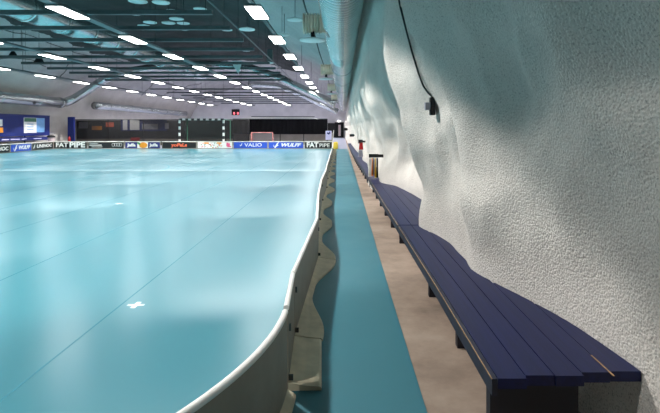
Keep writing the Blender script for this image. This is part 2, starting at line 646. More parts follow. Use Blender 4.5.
def make_board(L, label, group, loc, rotz, foot=True, scallop=True):
    """local x along the board, rink side faces -y"""
    t = thing('rink_board', label, 'rink board', loc, rotz, group)
    p = MB()
    p.b2(-L / 2 + .004, L / 2 - .004, -.012, .012, .008, .47)
    p.build('panel', M['board'], t)
    r = MB()
    n = 8
    r.tube([(-L / 2 + .003, 0, .482), (L / 2 - .003, 0, .482)], .017, 10)
    r.build('top_rim', M['rim'], t, smooth=False)
    if foot:
        f = MB()
        N = 40
        xs = frange(-L / 2 + .005, L / 2 - .005, N)
        top, bot = [], []
        def w(x):
            u = abs(x) / (L / 2)
            if not scallop:
                return .19
            return .045 + .155 * (sstep(0.12, 0.9, u))
        P = []
        for x in xs:
            ww = w(x)
            row = [(x, .0125, .004), (x, .0125, .05), (x, .0125 + ww * .45, .034), (x, .0125 + ww * .93, .026), (x, .0125 + ww, .018), (x, .0125 + ww, .004)]
            P.append(row)
        f.grid(P)
        f.bm.verts.ensure_lookup_table()
        f._f([f.bm.verts[i] for i in range(6)])
        nv = len(f.bm.verts)
        f._f([f.bm.verts[i] for i in range(nv - 6, nv)])
        f.build('base_foot', M['foot'], t)
        g = MB()
        g.box((L / 2 - .02, .026, .075), (.016, .026, .03))
        g.build('joint_clamp', M['steel'], t)
        g = MB()
        g.box((L / 2 - .03, .02, .36), (.012, .012, .04))
        g.build('joint_strap', M['track'], t)
    return t

RB = [(2.735, -.325), (3.4, -.355), (5.45, -.295), (7.55, -.385), (9.6, -.43), (11.65, -.415), (13.7, -.455), (15.75, -.47), (17.8, -.50),
      (19.85, -.505), (21.9, -.53), (23.95, -.55), (26.0, -.575), (28.05, -.60), (30.1, -.635), (32.15, -.67), (34.3, -.73)]
for i, ((d0, x0), (d1, x1)) in enumerate(zip(RB, RB[1:])):
    dx, dy = x1 - x0, d1 - d0
    L = math.hypot(dx, dy)
    ang = math.atan2(-dy, -dx)
    if i == 0:
        L -= .03
    if i == 0:
        lab = 'short straight white rink board between the curved corner and the scalloped row'
    else:
        lab = 'white rink board with scalloped base beside the corridor, %s straight full board from the corner' % ORD[i - 1]
    make_board(L, lab, 'rink boards along the corridor', ((x0 + x1) / 2, (d0 + d1) / 2, 0.006), ang, scallop=(i != 0))

# curved corner boards nearest the camera
def curved_board(cx, cy, R, a0, a1, label):
    t = thing('curved_rink_board', label, 'rink board', (cx + R * math.cos((a0 + a1) / 2), cy + R * math.sin((a0 + a1) / 2), 0.006), 0, 'curved corner rink boards')
    ox, oy = t.location.x, t.location.y
    n = 28
    A = frange(a0, a1, n)
    p = MB()
    def loop(prof_rz):
        return [[(cx + rr * math.cos(a) - ox, cy + rr * math.sin(a) - oy, zz) for rr, zz in prof_rz] for a in A]
    def closed(prof_rz):
        m = MB()
        m.grid(loop(prof_rz + [prof_rz[0]]))
        bmesh.ops.remove_doubles(m.bm, verts=m.bm.verts, dist=1e-5)
        m.bm.edges.ensure_lookup_table()
        bmesh.ops.holes_fill(m.bm, edges=m.bm.edges)
        return m
    closed([(R - .012, .008), (R + .012, .008), (R + .012, .47), (R - .012, .47)]).build('panel', M['board'], t)
    closed([(R + .018 * math.cos(b), .482 + .018 * math.sin(b)) for b in frange(0, 2 * PI, 10)[:-1]]).build('top_rim', M['rim'], t, smooth=True)
    closed([(R + .0125, .004), (R + .0125, .05), (R + .05, .03), (R + .06, .018), (R + .06, .004)]).build('base_foot', M['foot'], t)
    return t
CR = 2.0
curved_board(-.324 - CR, 2.705, CR, math.radians(-45), math.radians(-0.4), 'curved white rim rink board at the near corner, meeting the straight boards')
curved_board(-.324 - CR, 2.705, CR, math.radians(-90), math.radians(-45.3), 'curved rink board of the near corner that runs on out of the picture')

# far boards with adverts (rink side faces the camera)
YB = 34.8
SB = FPX / YB
def fx(px):
    return (px - VX) / SB
def ad_board(px0, px1, label, bg, build, xy=None):
    if xy is None:
        x0, x1 = fx(px0), fx(px1)
        L = x1 - x0
        t = make_board(L, label, 'advertising boards round the far end of the rink', ((x0 + x1) / 2, YB, .006), 0, foot=False)
    else:
        (xa, ya), (xb, yb) = xy
        L = math.hypot(xb - xa, yb - ya)
        t = make_board(L, label, 'advertising boards round the far end of the rink', ((xa + xb) / 2, (ya + yb) / 2, .006), math.atan2(yb - ya, xb - xa), foot=False)
    if bg:
        a = MB()
        a.b2(-L / 2 + .05, L / 2 - .05, -.017, -.0125, .05, .44)
        pan = a.build('advert', M[bg], t)
    else:
        pan = None
    build(t, L, pan)
    t.scale = (1, 1, 1.1)
    return t

def letters(t, body, x, z, size, mat, parent=None, shear=0.0, offset=0.0, sx=1.0, width=None, name='lettering'):
    me = text_mesh(body, size, M[mat], shear=shear, offset=offset, sx=sx)
    if width:
        xs = [v.co.x for v in me.vertices]
        k = width / (max(xs) - min(xs))
        me.transform(Matrix.Diagonal((k, 1, 1, 1)))
    o = put(name, me, parent or t, (x, -.0205, z))
    return o

def bird(t, x, z, s, parent):
    m = MB()
    pts = [(-.5, .1), (-.3, -.35), (-.1, .0), (.15, .35), (.5, .5), (.2, .05), (.45, .0), (.1, -.2), (-.25, -.5), (-.5, -.2)]
    lo = [m.bm.verts.new((x + a * s, -.021, z + b * s)) for a, b in pts]
    m._f(lo)
    hi = [m.bm.verts.new((x + a * s, -.0175, z + b * s)) for a, b in pts]
    m._f(list(reversed(hi)))
    for i in range(len(pts)):
        j = (i + 1) % len(pts)
        m._f((lo[i], lo[j], hi[j], hi[i]))
    return m.build('emblem', M['adwhite'], parent)

def ad_fat(t, L, pan):
    letters(t, 'FAT', -L * .25, .25, .40, 'adwhite', pan, offset=.013, width=L * .36)
    letters(t, 'PIPE', L * .2, .25, .46, 'adwhite', pan, offset=.017, width=L * .46)
def ad_fat2(t, L, pan):
    letters(t, 'FAT', -L * .21, .25, .44, 'adwhite', pan, offset=.016, width=L * .42)
    letters(t, 'PIPE', L * .22, .22, .34, 'adwhite', pan, offset=.002, width=L * .36)
def ad_wulff(t, L, pan):
    bird(t, -L * .27, .25, .40, pan)
    letters(t, 'WULFF', L * .12, .25, .30, 'adwhite', pan, shear=.3, offset=.012, width=L * .56)
def ad_valio(t, L, pan):
    bird(t, -L * .27, .27, .2, pan)
    letters(t, 'VALIO', L * .08, .25, .32, 'adwhite', pan, offset=.003, width=L * .50)
def ad_uni(t, L, pan):
    bird(t, -L * .40, .25, .3, pan)
    letters(t, 'UNIHOC', L * .06, .25, .28, 'adwhite', pan, shear=.15, offset=.010, width=L * .72)
def ad_colour(t, L, pan):
    rnd = random.Random(3)
    m = MB()
    for i in range(46):
        x = -L * .44 + L * .64 * rnd.random()
        z = .09 + .31 * rnd.random()
        m.mi = rnd.randrange(4)
        s = .03 + .05 * rnd.random()
        m.box((x, -.019, z), (s, .004, s * .8), Matrix.Rotation(rnd.random() * PI, 3, 'Y'))
    for x in (-L * .24, L * .12):
        m.mi = 1
        m.box((x, -.0195, .38), (.34, .004, .09))
    m.build('printed_pattern', [M['coral'], M['orange'], M['green'], M['pink']], pan)['kind'] = 'stuff'
    q = MB()
    q.box((L * .37, -.019, .27), (.26, .004, .2))
    q.box((L * .40, -.0192, .15), (.28, .004, .08))
    q.box((L * .35, -.0192, .38), (.15, .004, .06))
    q.build('emblem', M['pink'], pan)
def ad_yo(t, L, pan):
    letters(t, 'yoPaLa', 0.0, .25, .30, 'coral', pan, shear=.1, offset=.012, width=L * .46)
def ad_jaffa(t, L, pan):
    m = MB()
    m.b2(-L * .30 / 2, L * .30 / 2, -.019, -.0175, .05, .44)
    m.build('white_panel', M['adwhite'], pan)
    for sgn in (-1, 1):
        letters(t, 'Jaffa', sgn * L * .31, .25, .26, 'adwhite', pan, offset=.012, width=L * .24)
    for a, mat, sx, r in ((0, 'orange', 0, .22),):
        d = MB()
        n = 24
        vs = [d.bm.verts.new((.05 + .30 * math.cos(2 * PI * k / n), -.0215, .245 + .19 * math.sin(2 * PI * k / n))) for k in range(n)]
        vb = [d.bm.verts.new((v.co.x, -.0192, v.co.z)) for v in vs]
        d._f(vs)
        d._f(list(reversed(vb)))
        for k in range(n):
            d._f((vs[k], vs[(k + 1) % n], vb[(k + 1) % n], vb[k]))
        d.build('printed_orange_fruit', M['orange'], pan)
        g = MB()
        g.box((-.27, -.0205, .36), (.24, .004, .12), Matrix.Rotation(.5, 3, 'Y'))
        g.build('printed_leaf', M['leaf'], pan)
def ad_rings(t, L, pan):
    m = MB()
    m.b2(-L * .46, -L * .12, -.02, -.0175, .225, .275)
    m.b2(-L * .46, -L * .22, -.02, -.0175, .36, .385)
    m.b2(-L * .40, -L * .1, -.02, -.0175, .12, .145)
    m.build('small_print', M['adwhite'], pan)
    r = MB()
    for k in range(4):
        cx = L * (.20 + .065 * k)
        pts = [(cx + .105 * math.cos(a), -.0195, .27 + .105 * math.sin(a)) for a in frange(0, 2 * PI, 20)]
        r.tube(pts, .010, 6, caps=False)
    r.build('ring_emblem', M['adwhite'], pan)

ad_board(304.3, 332.3, 'black advertising board with big white serif letters at the far corridor corner', 'adblack', ad_fat2)
ad_board(268.2, 303.8, 'blue advertising board with white slanted lettering on the far boards', 'adblue', ad_wulff)
ad_board(233.2, 267.8, 'blue advertising board with small emblem and upright white letters, in front of small goal', 'adblue', ad_valio)
ad_board(197.2, 232.8, 'white advertising board with colourful pattern and pink emblem', 'adwhite', ad_colour)
ad_board(161.8, 196.8, 'black advertising board with orange red lettering under the striped goal', 'adblack', ad_yo)
ad_board(124.8, 160.6, 'navy advertising board with orange fruit between white words', 'adnavy', ad_jaffa)
ad_board(88.0, 124.4, 'black advertising board with four white rings and small print', 'adblack', ad_rings)
ad_board(53.5, 87.5, 'black advertising board with bold white letters at the far blue post end', 'adblack', ad_fat)
# the left corner and left side, following the pixels' ground points
gpt = lambda px, py: ((px - VX) / ((py - VY) / EYE), FPX / ((py - VY) / EYE))
c0 = (fx(53.2), YB - .02)
c1 = (-20.4, 31.45)
c2 = (-20.25, 29.2)
c3 = (-20.15, 26.9)
ad_board(0, 0, 'black advertising board with white lettering on the rounded far left corner', 'adblack', ad_uni, (c1, c0))
ad_board(0, 0, 'blue advertising board with white lettering below the blue poster wall', 'adblue', ad_wulff, (c2, (c1[0], c1[1] - .02)))
ad_board(0, 0, 'black advertising board with white lettering cut by the left picture edge', 'adblack', ad_uni, (c3, (c2[0], c2[1] - .02)))
m = MB()
m.lathe((0, 0, 0), [(.16, .006), (.17, .05), (.17, .42), (.14, .5), (.04, .53)], 16)
tag(m.build('corner_post', M['yellow'], smooth=True, loc=(fx(332.3) + .25, YB - .1, .0)), 'yellow padded corner post at the far end of the corridor boards', 'post')

# ------------------------------------------------------------------ benches along the rock wall
BF = [(2.0, .66), (3.2, .655), (5.03, .63), (7.0, .60), (8.7, .587), (11.3, .563), (15.2, .49), (21.7, .40), (30, .37), (36, .345)]
def bench_front(D):
    return lerp_table(BF, D)
BT = .45
SECT = [(2.05, 5.28), (5.30, 9.2), (9.22, 13.2), (13.22, 17.2), (17.22, 21.2), (21.22, 25.2), (25.22, 29.2), (29.22, 33.5)]
blabel = ['navy plank bench section nearest the camera with the worn cut end',
          'navy plank bench section behind the first crosswise joint, under the big wall bulge',
          'navy plank bench section below the bracket with bright hanging bibs',
          'navy plank bench section below the bracket with the red bib',
          'navy plank bench section, fifth along the wall from the camera',
          'navy plank bench section, sixth along the wall, narrow in view',
          'navy plank bench section, seventh along the wall, tiny in view',
          'navy plank bench section at the far end of the row']
PW = .128
for bi, (d0, d1) in enumerate(SECT):
    t = thing('wall_bench', blabel[bi], 'bench', (bench_front((d0 + d1) / 2), (d0 + d1) / 2, 0), 0, 'navy benches along the rock wall')
    ox, oy = t.location.x, t.location.y
    n = max(10, int((d1 - d0) / .03)) if bi < 3 else 20
    Ds = frange(d0, d1, n)
    for k in range(5):
        m = MB()
        prev = None
        skew = lambda D: 0.0
        run = []
        def flush(run):
            if len(run) < 2:
                return
            P = []
            for (D, xl, xr) in run:
                P.append([(xl - ox, D - oy, BT - .045), (xl - ox, D - oy, BT), (xr - ox, D - oy, BT), (xr - ox, D - oy, BT - .045), (xl - ox, D - oy, BT - .045)])
            m.grid(P)
            for D, xl, xr in (run[0], run[-1]):
                m._f([m.bm.verts.new((x - ox, D - oy, z)) for x, z in ((xl, BT - .045), (xr, BT - .045), (xr, BT), (xl, BT))])
        endcut = (0.0, 0.026, 0.022, 0.052, 0.06)[k]
        for i, D in enumerate(Ds):
            DD = max(D, d0 + endcut + .0004 * i) if bi == 0 else D
            xl = bench_front(DD) + k * PW + .0025
            xr = bench_front(DD) + (k + 1) * PW - .0025
            xr = min(xr, wall_x(DD, BT) - .006)
            if k == 4 and bi == 0:
                xr = min(wall_x(DD, BT) - .006, xr + .02)
            if xr - xl > .003:
                run.append((DD, xl, xr))
            else:
                flush(run)
                run = []
        flush(run)
        if len(m.bm.verts):
            bmesh.ops.remove_doubles(m.bm, verts=m.bm.verts, dist=1e-5)
            m.build('plank', M['navy'], t)
    if bi == 0:
        # worn bare strip on the last plank's seam
        w = MB()
        xq = bench_front(2.1) + 4 * PW
        w.b2(xq - ox - .006, xq - ox + .001, 2.07 - oy, 2.26 - oy, BT - .001, BT + .0015)
        w.build('worn_strip', M['wood'], t)
    # front edge board
    m = MB()
    P = [[(bench_front(D) - ox - .0, D - oy, BT - .002), (bench_front(D) - ox - .024, D - oy, BT - .002),
          (bench_front(D) - ox - .024, D - oy, BT - .075), (bench_front(D) - ox, D - oy, BT - .075), (bench_front(D) - ox, D - oy, BT - .002)] for D in Ds]
    m.grid(P)
    for row in (P[0], P[-1]):
        m._f([m.bm.verts.new(p) for p in row[:4]])
    bmesh.ops.remove_doubles(m.bm, verts=m.bm.verts, dist=1e-5)
    m.build('edge_board', M['navydark'], t)
    if bi < 2:
        w = MB()
        Q = [D for i, D in enumerate(Ds) if i % 4 == 0]
        w.tube([(bench_front(D) - ox - .023, D - oy, BT - .003) for D in Q], .003, 5)
        w.build('worn_edge', M['wood'], t)
    # cross supports
    ds = [2.2] if bi == 0 else []
    D = 3.31
    while D < d1 - .08:
        if D > d0 + .05:
            ds.append(D)
        D += 1.0
    for D in ds:
        m = MB()
        x0 = bench_front(D) + .135
        x1 = min(bench_front(D) + .54, min(wall_x(D, z) for z in (.02, .15, .3, .4)) - .03)
        if x1 - x0 < .05:
            x1 = x0 + .05
        if D == 2.2:
            x0 = bench_front(D) + .015
            x1 = bench_front(D) + .42
        m.b2(x0 - ox, x1 - ox, D - oy, D - oy + .06, .0005, BT - .0455)
        m.build('support', M['support'], t)

# ------------------------------------------------------------------ brackets with bibs on the wall
def bracket(D, X0, X1, Z, label, bibs, h=.075):
    t = thing('wall_bracket', label, 'bracket', ((X0 + X1) / 2, D, Z), 0, 'black brackets on the rock wall')
    m = MB()
    m.b2(-(X1 - X0) / 2, (X1 - X0) / 2, -.02, .02, -h / 2, h / 2)
    m.build('rail', M['dark'], t, bevel=.004)
    m = MB()
    xw = wall_x(D, Z)
    m.b2((X1 - X0) / 2 - .02, max(xw - (X0 + X1) / 2 + .05, (X1 - X0) / 2 + .01), -.03, .03, -.035, .03)
    m.build('wall_plate', M['dark'], t)
    for i, (u, w, z1, z0, mat, lab) in enumerate(bibs):
        x = -(X1 - X0) / 2 + u
        k = MB()
        P = []
        N = 8
        for a in range(N + 1):
            f = a / N
            z = z1 + (z0 - z1) * f
            ww = w * (.95 + .4 * f)
            row = []
            for b in range(7):
                g = b / 6 - .5
                row.append((x + g * ww, D_off(i) + .010 * math.sin(b * 2.3 + i + 2 * f), z - Z))
            P.append(row)
        k.grid(P)
        bmesh.ops.solidify(k.bm, geom=list(k.bm.faces), thickness=.006)
        o = k.build('training_bib', M[mat], None, smooth=True)
        o.location = t.location
        tag(o, lab, 'bib', 'bibs hanging from the wall brackets')
    return t
D_off = lambda i: -.034 - .003 * (i % 2)
bracket(10.2, .55, .75, .93, 'black wall bracket above bench holding white, orange, yellow and black bibs', [
    (.02, .05, .885, .49, 'whitecloth', 'white bib hanging outermost under the black bracket'),
    (.068, .025, .885, .50, 'orange', 'narrow orange bib beside the white one on the bracket'),
    (.10, .03, .885, .52, 'greycloth', 'grey bib hanging between the orange and yellow bibs'),
    (.135, .028, .885, .47, 'yellow', 'yellow bib hanging in the middle of the bracket'),
    (.175, .035, .885, .47, 'blackcloth', 'black bib hanging closest to the rock wall')])
bracket(16.0, .51, .66, 1.07, 'black wall bracket farther along with one red bib under it', [
    (.09, .11, 1.03, .80, 'red', 'red bib hanging under the second black bracket'),
    (.075, .13, .79, .56, 'greycloth', 'grey strip below the red bib, imitating a bench reflection')], h=.13)  # the grey strip imitates the reflection on the bench
bracket(26.0, .36, .60, 1.12, 'black wall bracket without bibs, third along the rock wall', [], h=.14)
bracket(46.0, .1, .42, 1.40, 'small black bracket on the wall near the far doorway', [], h=.25)

# ------------------------------------------------------------------ cable and switch box on the right wall
def pix_ray(px, py):
    return Vector(((px - VX) / FPX, 1.0, -(py - VY) / FPX)).normalized()
def wall_hit(px, py, off=.015):
    d = pix_ray(px, py)
    h = WB.ray_cast(Vector((0, 0, EYE)), d)
    nrm = h[1] if h[1].dot(d) < 0 else -h[1]
    return h[0] + nrm * off
cp = [wall_hit(x, y, .02) for x, y in ((399, -8), (403, 8), (408, 30), (414, 52), (420, 72), (425, 85), (430, 92))]
sw = wall_hit(435, 105, .03)
cp.append(sw + Vector((0, 0, .09)))
m = MB()
m.tube(cp, .009, 8)
tag(m.build('power_cord', M['cable'], smooth=True), 'black cable running down the rock wall to the small box', 'cable')
t = thing('switch_box', 'small switch box with grey cover at the end of the wall cable', 'switch', sw)
m = MB()
m.box((.0, 0, 0), (.05, .07, .17))
m.build('housing', M['dark'], t, bevel=.012)
m = MB()
m.box((-.045, 0, .0), (.05, .06, .07))
m.build('cover', M['greycloth'], t, bevel=.006)

# ------------------------------------------------------------------ ceiling lamps on their tracks
LZ = 4.87
ROWS = [(-2.5, 'beside the silver duct'), (-8.0, 'over the corridor half of the rink'), (-13.7, 'over the far half of the rink'), (-19.4, 'along the left wall')]
def make_lamp(loc, label, group):
    t = thing('ceiling_light', label, 'ceiling light', loc, 0, group)
    m = MB()
    m.box((0, 0, .035), (.48, 1.54, .05))
    m.build('housing', M['track'], t)
    d = MB()
    d.box((0, 0, 0), (.44, 1.48, .012))
    d.build('diffuser', M['lamp'], t)
    ld = bpy.data.lights.new('lamp_light', 'SPOT')
    ld.spot_size = math.radians(LAMP_SPREAD)
    ld.spot_blend = .09
    ld.shadow_soft_size = .12
    ld.energy = LAMP_W
    ld.color = (1.0, .97, .93)
    lo = bpy.data.objects.new('lamp_light', ld)
    COL.objects.link(lo)
    lo.parent = t
    lo.location = (0, 0, -.14)
    return t
def kv(X):
    k = 0
    while VX + FPX * X / (14.0 + 4.32 * k) <= -8:
        k += 1
    return k
LAMP_W, LAMP_SPREAD = 1250.0, 105.0
proto = None
for ri, (X, where) in enumerate(ROWS):
    for k in [0, -3, -2, -1] + list(range(1, 14)):
        D = 14.0 + 4.32 * k
        px = VX + FPX * X / D if D > 0 else -999
        py = VY - FPX * (LZ - EYE) / D if D > 0 else -999
        seen = D > 0 and px > -8 and py > -6
        if seen:
            lab = 'white ceiling light %s, %s from the camera' % (where, ORD[k - kv(X)])
        else:
            lab = 'white ceiling light %s, %s one outside the picture' % (where, ORD[k + 3])
        g = 'ceiling lights ' + where
        if proto is None:
            proto = make_lamp((X, D, LZ), lab, g)
        else:
            r_ = dup(proto, (X, D, LZ), 0, lab, g)
            if k < 0:        # unseen near lamps: diffusers and last spots turned down to keep the wall darker
                for c_ in r_.children:
                    if c_.type == 'LIGHT' and k == -3:
                        c_.data = c_.data.copy()
                        c_.data.energy = LAMP_W * .33
                    elif c_.name.startswith('diffuser'):
                        c_.data = c_.data.copy()
                        c_.data.materials[0] = M['dimlamp']
    # the track the row hangs from
    t = thing('lamp_track', 'long dark grey track carrying the ceiling lights %s' % where, 'lamp track', (X, 0, 0), 0, 'lamp tracks')
    m = MB()
    m.box((0, 34.5, LZ + .10), (.12 if ri == 0 else .3, 79, .07))
    m.build('channel', M['beam'] if ri == 0 else M['track'], t)
    for k in range(0, 8):
        D = 11.8 + 8.64 * k
        z1 = up_to_vault((X, D, LZ + .2)) + .05
        h = MB()
        h.tube([(0, D, LZ + .1), (0, D, z1)], .012, 6)
        h.build('hanger_rod', M['cable'], t)

# ------------------------------------------------------------------ dark beams under the vault over the rink
kk = 0
for i in range(15):
    D = 10.8 + 2.45 * i
    if D > 39.9:
        break
    if D < 12.0:
        lab = 'dark horizontal roof beam over the rink, just above the picture'
    else:
        lab = 'dark horizontal roof beam over the rink, %s from the camera' % ORD[kk]
        kk += 1
    t = thing('roof_beam', lab, 'beam', (-11.5, D, 5.23), 0, 'dark roof beams over the rink')
    m = MB()
    m.b2(-7.2, 7.23, -.08, .08, 0, .14)
    m.build('bar', M['beam'], t)
    for s in (-1, 1):
        z1 = up_to_vault((-11.5 + s * 7.0, D, 5.4)) - 5.23 + .05
        h = MB()
        h.tube([(s * 7.0, 0, .1), (s * 7.0, 0, z1)], .010, 6)
        h.build('hanger_rod', M['cable'], t)
kk = 0
for i in range(7):
    D = 46.5 + 4.5 * i
    t = thing('roof_beam', 'pale horizontal roof beam beyond the arched duct, %s one' % ORD[i], 'beam', (-11.5, D, 5.23), 0, 'roof beams beyond the arched duct')
    m = MB()
    m.b2(-7.2, 7.23, -.07, .07, 0, .12)
    m.build('bar', M['track'], t)
    for s in (-1, 1):
        z1 = up_to_vault((-11.5 + s * 7.0, D, 5.4)) - 5.23 + .05
        h = MB()
        h.tube([(s * 7.0, 0, .1), (s * 7.0, 0, z1)], .010, 6)
        h.build('hanger_rod', M['cable'], t)
m = MB()
m.tube([(-3.98, 8, 5.29), (-3.98, 40.0, 5.29)], .03, 8)
tag(m.build('long_rail', M['track'], smooth=True), 'thin straight rail running along the ends of the roof beams', 'rail')

# ------------------------------------------------------------------ ducts
def duct(pts, R, ring=0.0, n=24, step=.05):
    """round duct along pts; ring > 0 gives spiral ridges"""
    P = [Vector(p) for p in pts]
    out, rad = [], []
    acc = 0.0
    for a, b in zip(P, P[1:]):
        L = (b - a).length
        q = max(1, int(L / step))
        for i in range(q):
            out.append(a.lerp(b, i / q))
            s = acc + L * i / q
            rad.append(R + (ring * (1 if (i % 2 == 0) else -1) if ring else 0))
        acc += L
    out.append(P[-1])
    rad.append(R)
    m = MB()
    m.tube([tuple(p) for p in out], R, n, True, rad)
    return m
DZ, DR = 3.93, .41
t = thing('main_duct', 'big silver round ventilation duct above the bench wall', 'duct', (-0.04, 0, 0))
m = MB()
sp, sr = [], []
for k in range(66):
    for o_, h_ in ((0, 0), (.10, 0), (.118, .016), (.155, .016), (.172, 0)):
        sp.append((0, 2.0 + .18 * k + o_, DZ))
        sr.append(DR + h_)
m.tube(sp, DR, 40, True, sr)
m.build('spiral_section', M['galv'], t, smooth=False)
m = duct([(0, 14.0, DZ), (0, 42.0, DZ)], DR, 0, 32, 2.0)
m.build('smooth_section', M['galv'], t, smooth=True)
m = duct([(0, 42.0, DZ), (0, 62.0, DZ)], DR * .9, 0, 32, 2.0)
m.build('narrow_section', M['galv'], t, smooth=True)
for D in (14.0, 18.5, 23, 27.5, 32, 36.5, 41):
    m = MB()
    m.tube([(0, D - .05, DZ), (0, D + .05, DZ)], DR + .014, 32)
    m.build('band', M['galv'], t, smooth=True)
for i, D in enumerate((11.0, 19.7, 28.3, 36.8)):
    b = MB()
    prof_ = [(.20, -DR + .06), (.20, -DR - .04)]
    x = -DR - .04
    for k in range(6):
        prof_ += [(.240, x - .012), (.240, x - .03), (.196, x - .042), (.196, x - .06)]
        x -= .065
    prof_ += [(.235, x), (.235, x - .03)]
    b.lathe((0, D, DZ - .02), [(r, h) for r, h in prof_], 24, axis='x')
    br = b.build('outlet_collar', M['brasssteel'], t, smooth=False)
    c = MB()
    c.lathe((x - .031, D, DZ - .02), [(.19, -.003), (.19, .0)], 24, axis='x')
    c.build('opening_shade', M['dark'], br)  # black disc on the closed end paints the shade of the hollow outlet
    v = MB()
    v.box((-DR - .24, D - .05, DZ - .27), (.09, .1, .12))
    v.build('valve', M['dark'], br, bevel=.02)
    s = MB()
    s.lathe((-DR - .24, D - .05, DZ - .40), [(.02, .06), (.05, .05), (.30, .0), (.30, -.02), (.2, -.035)], 24)
    s.build('air_disc', M['disc'], br, smooth=True)

t = thing('central_duct', 'round ventilation duct seen between the dark roof beams', 'duct', (-11.7, 0, 0))
m = duct([(0, 8, 5.95), (0, 40, 5.95)], .50, .008, 28, .12)
m.build('tube', M['galv'], t, smooth=True)
for k in range(14):
    D = 9 + 2.16 * k
    m = MB()
    m.tube([(0, D - .05, 5.95), (0, D + .05, 5.95)], .535, 28)
    m.build('band', M['galv'], t, smooth=True)

t = thing('wall_duct', 'silver round duct running level along the left rock wall', 'duct', (-23.0, 0, 0))
duct([(0, 22, 3.58), (0, 39.2, 3.58)], .42, 0, 28, 2.2).build('tube', M['galv'], t, smooth=True)
for D in (24, 28, 32, 36, 38.9):
    m = MB()
    m.tube([(0, D - .05, 3.58), (0, D + .05, 3.58)], .445, 28)
    m.build('band', M['galv'], t, smooth=True)
m = MB()
m.box((.36, 35.2, 3.36), (.14, .14, .14))
m.build('valve', M['dark'], t, bevel=.02)

def arch(D, label, left=True):
    t = thing('arched_duct', label, 'duct', (0, D, 0), 0, 'arched ducts across the vault')
    L = [(-23.0, -1.65, 3.62), (-22.6, -.9, 4.0), (-20.4, 0, 5.75), (-18.6, 0, 6.35), (-16, 0, 6.75), (-11.7, 0, 7.0)]
    Rr = [(-11.7, 0, 7.0), (-8.2, 0, 6.75), (-5.5, 0, 5.83), (-3.0, 0, 4.62), (-.66, 0, 3.53)]
    if left:
        duct(L, .36, 0, 24, 1.0).build('rising_half', M['galv'], t, smooth=True)
    duct(Rr, .36, 0, 24, 1.0).build('falling_half', M['galv'], t, smooth=True)
    for (x, z, rr) in ((-.80, 3.62, .385), (-3.0, 4.62, .375)):
        m = MB()
        dx = .05 if x > -11 else -.05
        m.tube([(x - dx, 0, z + .025), (x + dx, 0, z - .025)], rr, 24)
        m.build('band', M['galv'], t, smooth=True)
    return t
arch(41.3, 'silver duct arching over the hall just beyond the rink')
arch(59.4, 'second silver arched duct farther down the hall', False)
t = thing('wall_duct', 'silver duct along the left wall beyond the arched duct', 'duct', (-23.0, 0, 0))
duct([(0, 44.5, 3.6), (0, 70, 3.6)], .36, 0, 24, 2.2).build('tube', M['galv'], t, smooth=True)
for D in (47, 52, 57, 62, 67):
    m = MB()
    m.tube([(0, D - .05, 3.6), (0, D + .05, 3.6)], .385, 24)
    m.build('band', M['galv'], t, smooth=True)

# ------------------------------------------------------------------ pendant discs
def disc_mesh():
    s = MB()
    s.lathe((0, 0, 0), [(.02, .09), (.08, .07), (.29, .02), (.30, .0), (.28, -.015), (.15, -.03), (.04, -.035)], 24)
    return s.mesh('dish', M['disc'], smooth=True)
DM = disc_mesh()
DISCS = [(282, 35, 24.5, 'near the duct lights, in front of the second light'), (295, 20, 27, 'high on the pale vault beside the duct'),
         (247, 29.5, 27, 'at the dark edge of the vault'), (138, 1.5, 31, 'first of the pair cut by the picture top'), (161, 2.5, 29, 'second of the pair at the picture top'),
         (134, 13.5, 25, 'low and flat above the first bar'), (150, 22.5, 22, 'below the first bar, largest of its cluster'), (144, 26, 21, 'middle one of a stepped trio'),
         (141, 29, 19, 'lowest of a stepped trio'), (172, 11, 21, 'small one, outer of two under the pair'), (181, 13.3, 20, 'small one, inner of two under the pair'),
         (176.5, 19, 24, 'on the first bar'), (168.5, 23, 22.6, 'outer one under the first bar'), (183.3, 23.4, 21, 'inner one under the first bar'),
         (183.5, 29, 22, 'just above the second bar'), (227, 30, 18, 'near the bar ends'), (246, 50.5, 16, 'close to the long rail'), (269, 63, 17, 'below the grey box'),
         (200, 9, 22, 'dim one in the dark middle'), (224, 62.5, 16, 'flat one over far bars')]
for (px, py, s, where) in DISCS:
    D = FPX / s
    X = (px - VX) / s
    Z = EYE - (py - VY) / s
    zt = up_to_vault((X, D, min(Z, 5.0)))
    if Z > zt - .25:
        k = (zt - .3 - EYE) / (Z - EYE)
        D, X, Z = D * k, X * k, EYE + (Z - EYE) * k
        zt = up_to_vault((X, D, min(Z, 5.0)))
    t = thing('pendant_disc', 'pale round hanging disc, ' + where, 'hanging disc', (X, D, Z), 0, 'round discs hanging from the vault')
    put('dish', DM, t)
    r = MB()
    r.tube([(0, 0, .06), (0, 0, max(.15, zt - Z + .05))], .008, 6)
    r.build('rod', M['cable'], t)

# other hanging things
def at(px, py, D):
    s = FPX / D
    return ((px - VX) / s, D, EYE - (py - VY) / s)
p = at(270, 56, 30)
t = thing('hanging_box', 'grey upright box hanging at the bar ends by the rail', 'box', p)
m = MB()
m.box((0, 0, 0), (.34, .3, .8))
m.build('case', M['track'], t, bevel=.02)
m = MB()
m.tube([(0, 0, .38), (0, 0, up_to_vault((p[0], p[1], p[2])) - p[2] + .05)], .012, 6)
m.build('rod', M['cable'], t)
p = at(237, 68, 30)
t = thing('hanging_pennant', 'pale triangular pennant pointing down from a roof beam', 'pennant', p)
m = MB()
vs = []
tri = [(-.38, .42), (.32, .46), (.10, -.42)]
lo = [m.bm.verts.new((x, -.02, z)) for x, z in tri]
hi = [m.bm.verts.new((x, .02, z)) for x, z in tri]
m._f(lo)
m._f(list(reversed(hi)))
for i in range(3):
    m._f((lo[i], lo[(i + 1) % 3], hi[(i + 1) % 3], hi[i]))
